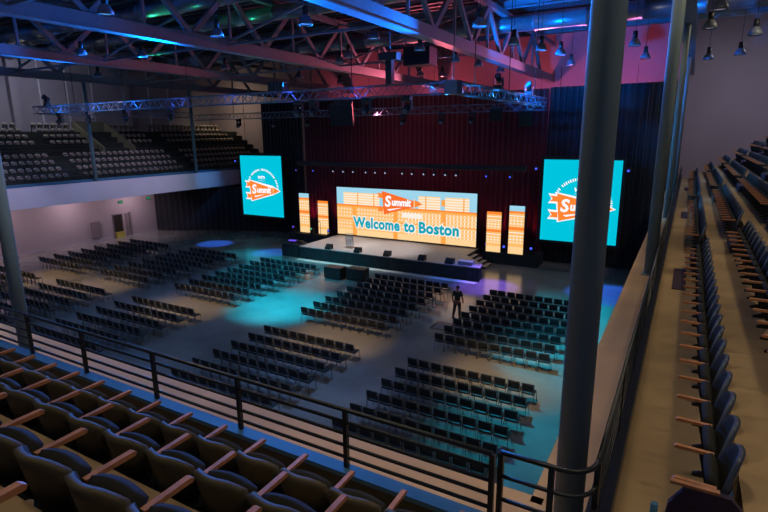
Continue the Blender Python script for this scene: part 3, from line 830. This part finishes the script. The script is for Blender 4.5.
# hoist column at the middle of the front truss
g = empty('chain_hoist', (-11.3, 20.3, RZ + 0.26), 0, 'black chain hoist with wide head standing on the front rig truss', 'hoist')
MB().box(-0.14, 0.14, -0.14, 0.14, 0, 0.95).build('body', M['black'], g)
MB().box(-0.42, 0.42, -0.2, 0.2, 0.95, 1.25).build('head', M['black'], g)
MB().tube([(0, 0, 1.25), (0, 0, 2.2)], 0.03, 6).build('chain', M['alu'], g)
g = empty('motor_control_rack', (-17.6, 20.5, RZ + 0.26), 0, 'low black rack of dimmers on top of the front rig truss', 'rack')
for k in range(5): MB().box(-0.5 + 0.2 * k, -0.34 + 0.2 * k, -0.2, 0.2, 0, 0.45).build('module', M['black'], g)
g = empty('hung_equipment_box', (-13.4, 27.5, 13.75), 0, 'dark equipment box slung under the nearest roof truss', 'equipment box')
MB().box(-0.8, 0.8, -0.5, 0.5, -0.5, 0.45).build('body', M['black'], g, bevel=0.03)
MB().bar((-0.6, 0, 0.45), (-0.9, 0, 0.75), 0.04).bar((0.6, 0, 0.45), (-0.9, 0, 0.75), 0.04).bar((-0.9, 0, 0.75), (-0.9, 0, 4.05), 0.04).build('sling', M['alu'], g)

# ------------------------------------------------------------------ pendant lamps
PEND = [(-28.0, 17.3, 'b'), (-36.9, 23.8, 'b'), (-18.1, 17.3, 'b'), (-13.4, 17.4, 'b'), (-12.8, 21.5, 'b'), (-17.0, 25.8, 'd'), (-16.5, 29.5, 'd'), (-12.5, 25.6, 'b'), (-17.7, 36.4, 'r'), (-16.6, 37.9, 'r'),
        (-25.8, 37.8, 'r'), (-18.6, 27.3, 'd'), (-7.8, 21.4, 'b'), (-7.9, 26.5, 'b'), (-7.2, 29.0, 'b'), (-12.6, 30.6, 'b'), (-12.1, 33.2, 'b'), (-12.0, 37.4, 'r'), (-6.7, 31.3, 'd'), (-7.1, 36.4, 'r'),
        (-2.9, 30.1, 'b'), (-2.8, 35.7, 'r'), (0.2, 27.0, 'd'), (0.4, 38.2, 'd'), (1.9, 37.0, 'd'), (2.0, 29.9, 'd'), (0.4, 23.2, 'd'), (-18.2, 12.3, 'b'), (-26.4, 25.7, 'd'), (-26.0, 19.4, 'b'), (-26.1, 32.9, 'd')]
PM = {}
for k, m_ in (('b', 'bulb_blue'), ('r', 'bulb_red'), ('d', 'bulb_dim')):
    PM[k] = (MB().tube([(0, 0, 0.35), (0, 0, 3.9)], 0.012, 6).mesh('cord', M['black']),
             MB().tube([(0, 0, 0.08), (0, 0, 0.42)], 0.11, 10).mesh('gear_box', M['black']),
             MB().lathe([(0.10, 0.10), (0.17, 0.04), (0.25, -0.10), (0.29, -0.26), (0.27, -0.26), (0.22, -0.10), (0.1, 0.02)], n=16).mesh('lamp_shade', M['lamp_glass']),
             MB().lathe([(0.02, -0.02), (0.14, -0.10), (0.20, -0.22), (0.02, -0.24)], n=12).mesh('bulb', M[m_]))
words_p = {'b': 'blue-tinted bell pendant lamp', 'r': 'red-lit bell pendant lamp', 'd': 'dim grey bell pendant lamp'}
def nearest_line(x):
    return {True: 'x'}
cnt = {}
for (x, y, k) in sorted(PEND, key=lambda p: (p[1], p[0])):
    where = 'over the right balcony' if x > -0.5 else 'near the thick column' if x > -5 else 'right of the nearest truss' if x > -10.7 else 'between nearest and middle trusses' if x > -20.9 else 'beyond the middle truss'
    key = (k, where); cnt[key] = cnt.get(key, 0) + 1
    lab = '%s %s, %s from the camera' % (words_p[k], where, ordinal(cnt[key] - 1))
    g = empty('pendant_lamp', (x, y, 14.0), 0, lab, 'pendant lamp', 'bell pendants under the roof')
    prev = None
    for nm, me in zip(('cord', 'gear_box', 'lamp_shade', 'bulb'), PM[k]):
        o = bpy.data.objects.new(nm, me); COL.objects.link(o); o.parent = prev if nm == 'bulb' else g
        prev = o

# ================================================================== RAILINGS
def rail_section(name, pts, z0, z1, lab, posts, nbars=5, r=0.018):
    g = empty(name, (0, 0, 0), 0, lab, 'railing')
    dz = (z1 - z0 - 0.06) / (nbars - 1 + 0.35)
    for k in range(nbars):
        z = z1 - k * dz
        MB().tube([(p[0], p[1], z) for p in pts], r if k else r * 1.25, 8).build('bar' if k else 'top_rail', M['rail'], g)
    for p in posts:
        MB().box(p[0] - 0.022, p[0] + 0.022, p[1] - 0.022, p[1] + 0.022, z0, z1).build('post', M['rail'], g)
    return g
YR = 3.79; ZT = 7.0
# post spacing of the near railing
px = [-1.155, -2.63, -4.06, -5.5, -7.0, -8.4, -9.8, -11.2]
pxs = [p for p in px]
rail_section('balcony_railing', [(-14.0, YR), (-1.155, YR)], 6.38, ZT, 'long black bar railing along the near balcony front', [(p, YR) for p in pxs])
XRR = -0.372
arc = [(-1.09, YR + 0.03), (-0.62, YR + 0.03)] + [(-0.62 + 0.25 * math.sin(a), YR + 0.28 - 0.25 * math.cos(a)) for a in [PI / 2 * t / 6 for t in range(1, 7)]]
rail_section('balcony_railing', arc, ZL, ZT + 0.02, 'short curved black railing section at the balcony corner', [(-1.09, YR + 0.03), (-0.68, YR + 0.03), (-0.372, YR + 0.30)])
rail_section('balcony_railing', [(XRR, 4.12), (XRR, 47.4)], 6.30, ZT, 'long black bar railing running along the right balcony', [(XRR, 4.15 + 1.8 * k) for k in range(25)])
rail_section('balcony_railing', [(-41.47, 2.2), (-41.47, 47.4)], 6.30, 6.95, 'black bar railing along the left balcony front', [(-41.47, 3 + 2.2 * k) for k in range(21)])
rail_section('aisle_railing', [(-45.3, 10.0), (-45.3, 28.4)], 8.05, 8.85, 'dark railing across the middle of the left balcony seats', [(-45.3, 10.2 + 2.6 * k) for k in range(8)], 4)

# ================================================================== AUDITORIUM SEATS
def seat_meshes(arm_side, width, shell, pad=None):
    hw = width / 2
    pad = pad or M['seat_pad']
    def back(u, v, side):
        a = 2 * u - 1
        x = a * (hw - 0.012)
        z = 0.28 + (0.58 if arm_side < 0 else 0.50) * v - ((0.24 if arm_side < 0 else 0.08) * max(0.0, (abs(a) - 0.35) / 0.65) ** 2) * v
        yy = -0.125 + 0.10 * a * a - 0.09 * v
        return (x * (1 - 0.05 * v), yy + (0.0 if side == 0 else 0.05), z)
    bk = MB().grid(back, 10, 6, mi=0, mi2=1).mesh('backrest', [shell, pad])
    ang = math.radians(68)
    def pan(u, v, side):
        a = 2 * u - 1
        x = a * (hw - 0.05)
        L = 0.42 * v * (1 - 0.10 * a * a)
        t = 0.07 if side == 0 else 0.0
        yy = -0.10 + L * math.cos(ang) - t * math.sin(ang) * 1.0
        zz = 0.40 + L * math.sin(ang) * 0.62 + t * math.cos(ang)
        return (x, yy + 0.02, zz)
    pn = MB().grid(pan, 6, 4, mi=0, mi2=1).mesh('seat_pan', [M['seat_pad'], M['seat_under']])
    ax = arm_side * hw
    arm = MB().prism([(-0.02, 0.585), (0.30, 0.585), (0.31, 0.605), (0.29, 0.62), (-0.02, 0.612)], ax - 0.021, ax + 0.021, 'x').mesh('armrest', M['wood'])
    std = MB().prism([(-0.22, 0.0), (0.10, 0.0), (0.10, 0.03), (-0.02, 0.08), (0.10, 0.584), (-0.02, 0.584), (-0.10, 0.08), (-0.22, 0.03)], ax - 0.018, ax + 0.018, 'x').mesh('standard', M['black'])
    return bk, pn, arm, std

SEAT = {'near': seat_meshes(1, 0.525, M['seat_shell']), 'right': seat_meshes(-1, 0.557, M['seat_blue']), 'left': seat_meshes(1, 0.44, M['seat_shell'], M['seat_under'])}
RZOF = {'near': 0.0, 'right': PI / 2, 'left': -PI / 2}
seats = []   # (kind, x, y, z, rowname, row, idx)
# near rows: armrest of seat i at x = xa - 0.525 i
for k, xa, n in ((0, -1.265, 22), (1, -1.30, 20), (2, -1.28, 14), (3, -1.80, 8)):
    y = 3.43 - PITCH * k - 0.30
    for i in range(n):
        seats.append(('near', xa - 0.2625 - 0.525 * i, y, ZB + RISE * k, k, i))
# right rows
AISR = [(16.1, 17.3), (27.3, 28.5), (38.6, 39.8)]
for k in range(8):
    x = 0.18 + 0.30 + PITCH * k
    z = ZB + RISE * k
    i = 0
    y = 4.73 + 0.2785
    while y < 46.5:
        if not any(a - 0.2 < y < b + 0.2 for a, b in AISR):
            seats.append(('right', x, y, z, k, i)); i += 1
        y += 0.557
# left rows
AISL = [(23.9, 25.2), (35.0, 36.3)]
for k in range(9):
    x = -41.75 - 0.60 - PITCH * k + 0.04
    z = ZB + RISE * k
    if k == 4: continue
    y = 12.0; i = 0
    while y < 46.0:
        sh = -0.25 * k
        ok = not any(a + sh * 0 < y < b for a, b in AISL)
        if k >= 4 and 28.2 < y < 32.2: ok = False
        if ok:
            seats.append(('left', x, y, z, k, i)); i += 1
        y += 0.55
Rt = R.transposed()
def project(p):
    c = Rt @ (Vector(p) - Vector((0, 0, H)))
    if c.z > -0.2: return None
    return (384 + 523 * c.x / -c.z, 256 - 523 * c.y / -c.z, -c.z)
vis = []
for s in seats:
    q = project((s[1], s[2], s[3] + 0.6))
    if q is None or not ((-25 if s[0] != 'near' else -260) < q[0] < 800 and -20 < q[1] < (560 if s[0] != 'near' else 760)): continue
    f = {'near': 2.0, 'right': 0.62 if s[4] < 3 else 0.5, 'left': 1.0}[s[0]]
    vis.append((f / q[2], s))
vis.sort(key=lambda t: -t[0])
chosen = [s for _, s in vis[:298]]
rest = [s for _, s in vis[298:]]
LN = {'near': 'olive near balcony seat, %s from the railing gap, %s row from the railing',
      'right': 'slate right balcony seat, %s from the camera, %s row from the long railing',
      'left': 'pale-bottomed left balcony seat, %s from the frame edge, %s row from the fascia'}
GN = {'near': 'wooden armed seats of the near balcony', 'right': 'folding seats of the right balcony', 'left': 'folding seats of the left balcony'}
PN = ('backrest', 'seat_pan', 'armrest', 'standard')
def add_seat(s):
    kind, x, y, z, k, i = s
    dist = project((x, y, z + 0.5))[2]
    g = empty('auditorium_seat', (x, y, z), RZOF[kind], LN[kind] % (ordinal(i), ordinal(k)), 'seat', GN[kind])
    for nm, me in zip(PN, SEAT[kind]):
        o = bpy.data.objects.new(nm, me); COL.objects.link(o); o.parent = g
for s in chosen: add_seat(s)
def merged(items, meshes_of, rz_of, name, mats):
    """many repeats as one mesh"""
    vv, ff, mi, sm = [], [], [], []
    for it in items:
        loc, rz, mlist = it
        c, sn = math.cos(rz), math.sin(rz)
        for me in mlist:
            b = len(vv)
            idx = [mats.index(m.name) for m in me.materials]
            for v in me.vertices:
                vv.append((loc[0] + v.co.x * c - v.co.y * sn, loc[1] + v.co.x * sn + v.co.y * c, loc[2] + v.co.z))
            for p in me.polygons:
                ff.append([b + q for q in p.vertices]); mi.append(idx[p.material_index]); sm.append(p.use_smooth)
    me = bpy.data.meshes.new(name); me.from_pydata(vv, [], ff)
    for n in mats: me.materials.append(bpy.data.materials[n])
    me.polygons.foreach_set('material_index', mi); me.polygons.foreach_set('use_smooth', sm); me.update()
    o = bpy.data.objects.new(name, me); COL.objects.link(o)
    return o
allm = list({m.name for k in SEAT for me in SEAT[k] for m in me.materials})
o = merged([((s[1], s[2], s[3]), RZOF[s[0]], SEAT[s[0]]) for s in rest], None, None, 'distant_balcony_seats', allm)
tag(o, 'the many farther folding seats filling both side balconies', 'seats', kind='stuff')

# dark carpeted aisle steps and mats on the right balcony
n = 0
for (a, b), nm in zip(AISR, ('nearest the camera', 'second from the camera', 'farthest from the camera')):
    for k in range(1, 6):
        x0 = 0.70 + PITCH * (k - 1)
        tag(MB().box(x0 - 0.36, x0 + 0.02, a - 0.35, b - 0.05, ZB + RISE * (k - 1), ZB + RISE * (k - 1) + 0.25).build('aisle_step', M['carpet'], bevel=0.01),
            'plum carpeted step up to the %s seat row, right balcony aisle %s' % (ordinal(k), nm), 'step', 'carpeted steps of the right balcony')
for y, nm in ((14.4, 'nearest the camera'), (26.0, 'second from the camera'), (38.0, 'farthest from the camera')):
    tag(MB().box(-0.02, 0.26, y - 1.05, y + 1.05, ZB, ZB + 0.02).build('floor_mat', M['carpet']), 'dark rectangular mat on the right walkway, %s' % nm, 'mat', 'mats along the right walkway')
tag(MB().box(-0.05, 1.3, 3.72, 4.72, ZB, ZB + 0.03).build('floor_mat', M['carpet']), 'large plum mat at the foot of the right walkway', 'mat')
g = empty('seat_end_panel', (0.40, 4.66, ZB), 0, 'dark plum end panel closing the first right balcony row', 'end panel')
MB().prism([(-0.28, 0), (0.30, 0), (0.34, 0.45), (0.2, 0.60), (-0.12, 0.60), (-0.24, 0.4)], -0.03, 0.03, 'y').build('panel', M['carpet'], g)
MB().box(-0.24, 0.12, -0.026, 0.026, 0.60, 0.625).build('armrest', M['wood'], g)
g = empty('teal_bollard', (0.06, 4.55, ZB), 0, 'short teal post standing at the end of the right walkway', 'post')
MB().tube([(0, 0, 0.02), (0, 0, 0.42)], 0.03, 10).build('shaft', M['curb'], g)
MB().lathe([(0.07, 0), (0.07, 0.02), (0.03, 0.025)], n=12).build('base', M['black'], g)

# ================================================================== FLOOR CHAIRS
def chair_meshes():
    def back(u, v, side):
        a = 2 * u - 1
        return (a * 0.225, -0.205 - 0.06 * v + 0.02 * a * a + (0.035 if side else 0), 0.52 + 0.33 * v - 0.02 * abs(a) ** 4 * v)
    bk = MB().grid(back, 6, 3).mesh('backrest', M['chair_fabric'])
    def pan(u, v, side):
        a = 2 * u - 1; c = 2 * v - 1
        return (a * 0.222 * (1 - 0.05 * c), c * 0.21 + 0.01, 0.445 + (0.02 - 0.018 * c * c * (1 if c > 0 else 0)) - (0.05 if side else 0))
    st_ = MB().grid(pan, 4, 4).mesh('seat', M['chair_fabric'])
    legs = []
    for sx in (-1, 1):
        legs.append(MB().tube([(sx * 0.215, -0.255, 0.80), (sx * 0.215, -0.20, 0.44), (sx * 0.235, -0.25, 0.0)], 0.012, 6).mesh('rear_leg', M['chrome']))
        legs.append(MB().tube([(sx * 0.20, -0.18, 0.425), (sx * 0.215, 0.19, 0.42), (sx * 0.235, 0.23, 0.0)], 0.012, 6).mesh('front_leg', M['chrome']))
    fr = MB()
    for sx in (-1, 1):
        fr.tube([(sx * 0.215, -0.255, 0.80), (sx * 0.215, -0.20, 0.44), (sx * 0.235, -0.25, 0.0)], 0.012, 4)
        fr.tube([(sx * 0.20, -0.18, 0.425), (sx * 0.215, 0.19, 0.42), (sx * 0.235, 0.23, 0.0)], 0.012, 4)
    return bk, st_, legs, fr.mesh('leg_frame', M['chrome'])
CB, CS, CLEG, CFR = chair_meshes()
BLK = [('beside the standing person', -8.92), ('below the main screen', -16.58), ('facing the draped table', -26.45), ('below the left screen', -34.05), ('along the lavender wall', -41.65)]
chairs = []
for bi, (bn, x0) in enumerate(BLK):
    for r in range(8):
        for i in range(10):
            chairs.append((x0 + 0.517 * i, 28.25 - 1.087 * r - 0.0, 'front', bi, r, i))
    xb = x0 + (0.15 if bi < 2 else 0.1)
    for r in range(6):
        for i in range(10):
            if bi == 4 and i < 0: continue
            chairs.append((xb + 0.515 * i, 17.68 - 1.05 * r, 'rear', bi, r, i))
cv = []
for c in chairs:
    q = project((c[0], c[1], 0.6))
    if q is None or not (-12 < q[0] < 780 and q[1] < 520): continue
    # hidden below the near ledge
    t = (YN / c[1]); zz = H + (0.85 - H) * t
    if zz < ZL - 0.02: continue
    cv.append((q[2], c))
cv.sort(key=lambda t: t[0])
def add_chair(c):
    x, y, fr, bi, r, i = c
    lab = 'black chair, %s from left, %s row, %s block %s' % (ordinal(i), ordinal(r), fr, BLK[bi][0])
    g = empty('stacking_chair', (x, y, 0), 0, lab, 'chair', '%s block of chairs %s' % (fr, BLK[bi][0]))
    jx = random.uniform(-0.006, 0.006); g.location.x += jx; g.rotation_euler.z = random.uniform(-0.02, 0.02)
    L = [('backrest', CB), ('seat', CS)]
    L += [('leg', m) for m in CLEG] if fr == 'rear' and q_of[c] < 24 else [('leg_frame', CFR)]
    for nm, me in L:
        o = bpy.data.objects.new(nm, me); COL.objects.link(o); o.parent = g
q_of = {c: d_ for d_, c in cv}
for _, c in cv[:300]: add_chair(c)
rest_c = [((c[0] + random.uniform(-0.02, 0.02), c[1], 0), random.uniform(-0.05, 0.05), (CB, CS, CFR)) for _, c in cv[300:]]
o = merged(rest_c, None, None, 'distant_stacking_chairs', [M['chair_fabric'].name, M['chrome'].name])
tag(o, 'the many farther black chairs in rows towards the left screen and wall', 'chairs', kind='stuff')

# low black floor plate (cable trap) behind the person
tag(MB().box(-10.5, -10.4, 22.8, 23.9, 0.0, 0.012).box(-9.65, -9.55, 22.8, 23.9, 0.0, 0.012).box(-10.4, -9.65, 22.8, 22.9, 0.0, 0.012).box(-10.4, -9.65, 23.8, 23.9, 0.0, 0.012).box(-10.4, -9.65, 22.9, 23.8, 0.0, 0.006, 1).build('floor_trap', [M['black'], M['door']]), 'square hatch with a black frame in the aisle behind the standing person', 'hatch')

# ================================================================== PERSON
def skinned(name, pts, edges, rad, m, parent=None, sub=2):
    me = bpy.data.meshes.new(name); me.from_pydata(pts, edges, []); me.update()
    o = bpy.data.objects.new(name, me); COL.objects.link(o)
    me.materials.append(m)
    sk_ = o.modifiers.new('skin', 'SKIN'); sk_.use_smooth_shade = True
    for i, r in enumerate(rad):
        sv = me.skin_vertices[0].data[i]
        sv.radius = r if isinstance(r, tuple) else (r, r)
    me.skin_vertices[0].data[0].use_root = True
    ss = o.modifiers.new('sub', 'SUBSURF'); ss.levels = sub; ss.render_levels = sub
    dg = bpy.context.evaluated_depsgraph_get()
    me2 = bpy.data.meshes.new_from_object(o.evaluated_get(dg))
    bpy.data.objects.remove(o)
    o = bpy.data.objects.new(name, me2); COL.objects.link(o)
    for p in me2.polygons: p.use_smooth = True
    if parent: o.parent = parent
    return o
pr = empty('person', (-9.83, 24.85, 0), 0.12, 'person in dark shirt and charcoal trousers standing in the aisle facing the stage', 'person')
# whole body: pelvis, spine, neck, head, arms, legs
pts = [(0, 0, 0.95), (0, 0, 1.15), (0, 0.0, 1.36), (0, 0.0, 1.50), (0, 0.02, 1.58), (0, 0.03, 1.66), (0, 0.03, 1.74),
       (-0.18, 0, 1.44), (-0.26, -0.02, 1.17), (-0.27, 0.08, 0.93), (-0.27, 0.11, 0.84),
       (0.18, 0, 1.44), (0.27, -0.02, 1.17), (0.29, 0.06, 0.93), (0.29, 0.09, 0.84),
       (-0.10, 0, 0.88), (-0.15, 0.01, 0.50), (-0.21, -0.04, 0.09), (-0.22, 0.14, 0.035),
       (0.10, 0, 0.88), (0.12, 0.03, 0.50), (0.13, 0.0, 0.09), (0.15, 0.18, 0.035)]
edges = [(0, 1), (1, 2), (2, 3), (3, 4), (4, 5), (5, 6), (2, 7), (7, 8), (8, 9), (9, 10), (2, 11), (11, 12), (12, 13), (13, 14), (0, 15), (15, 16), (16, 17), (17, 18), (0, 19), (19, 20), (20, 21), (21, 22)]
rad = [(0.12, 0.09), (0.15, 0.11), (0.17, 0.12), (0.065, 0.065), (0.075, 0.085), (0.085, 0.10), (0.06, 0.075),
       0.07, 0.05, 0.035, 0.04, 0.07, 0.05, 0.035, 0.04, 0.07, 0.055, 0.045, 0.04, 0.07, 0.055, 0.045, 0.04]
body = skinned('body', pts, edges, rad, M['skin'], pr)
def limb(name, pp, rr, m):
    return skinned(name, pp, [(i, i + 1) for i in range(len(pp) - 1)], rr, m, pr)
skinned('shirt', [(0, 0, 0.96), (0, 0, 1.15), (0, 0, 1.36), (0, 0, 1.475), (-0.18, 0, 1.44), (-0.25, -0.02, 1.20), (0.18, 0, 1.44), (0.26, -0.02, 1.20)],
        [(0, 1), (1, 2), (2, 3), (2, 4), (4, 5), (2, 6), (6, 7)], [(0.19, 0.14), (0.175, 0.13), (0.19, 0.135), (0.08, 0.08), 0.085, 0.07, 0.085, 0.07], M['shirt'], pr)
skinned('trousers', [(0, 0, 1.0), (-0.10, 0, 0.86), (-0.15, 0.01, 0.50), (-0.205, -0.035, 0.10), (0.10, 0, 0.86), (0.12, 0.03, 0.50), (0.13, 0.0, 0.10)],
        [(0, 1), (1, 2), (2, 3), (0, 4), (4, 5), (5, 6)], [(0.19, 0.15), 0.12, 0.085, 0.08, 0.12, 0.085, 0.08], M['trouser'], pr)
for sx, fy in ((-0.215, -0.04), (0.14, 0.0)):
    MB().prism([(sx - 0.05, fy - 0.08), (sx + 0.05, fy - 0.08), (sx + 0.055, fy + 0.15), (sx, fy + 0.21), (sx - 0.055, fy + 0.15)], 0.0, 0.09).build('shoe', M['black'], pr, bevel=0.02)
hair = MB()
for i in range(9):
    for j in range(12):
        th = i / 8 * 1.75; ph = 2 * PI * j / 12
        zc = 1.69; yb = 0.03
        cut = 1.0 if (math.sin(ph) < 0.35 or th < 0.9) else 0.9
        hair.v.append((0.092 * math.sin(th) * math.cos(ph), yb + 0.108 * math.sin(th) * math.sin(ph) * cut, zc + 0.118 * math.cos(th)))
for i in range(8):
    for j in range(12):
        j2 = (j + 1) % 12
        hair.face([i * 12 + j, (i + 1) * 12 + j, (i + 1) * 12 + j2, i * 12 + j2], 0, True)
hair.build('hair', M['hair'], pr)
# face and hands
MB().prism([(-0.015, 0.12), (0.015, 0.12), (0, 0.155)], 1.62, 1.665).build('nose', M['skin'], pr)
for sx in (-1, 1):
    MB().lathe([(0.0, -0.012), (0.012, 0), (0.0, 0.012)], (sx * 0.033, 0.118, 1.675), 8).build('eye', M['black'], pr)
    MB().lathe([(0.004, -0.03), (0.016, 0.0), (0.004, 0.03)], (sx * 0.093, 0.03, 1.655), 8).build('ear', M['skin'], pr)
MB().box(-0.025, 0.025, 0.118, 0.126, 1.592, 1.602).build('mouth', mat('lip', (120, 60, 56), 0.6), pr)
for sx, hx, hy in ((-1, -0.27, 0.11), (1, 0.29, 0.09)):
    for k, L in enumerate((0.07, 0.08, 0.075, 0.06)):
        MB().tube([(hx, hy - 0.03 + 0.02 * k, 0.83), (hx - sx * 0.004, hy - 0.025 + 0.02 * k, 0.83 - L * 0.6), (hx - sx * 0.02, hy - 0.015 + 0.02 * k, 0.83 - L)], [0.010, 0.009, 0.007], 6).build('finger', M['skin'], pr)
    MB().tube([(hx, hy + 0.03, 0.86), (hx - sx * 0.02, hy + 0.055, 0.82), (hx - sx * 0.025, hy + 0.06, 0.79)], [0.012, 0.010, 0.008], 6).build('thumb', M['skin'], pr)
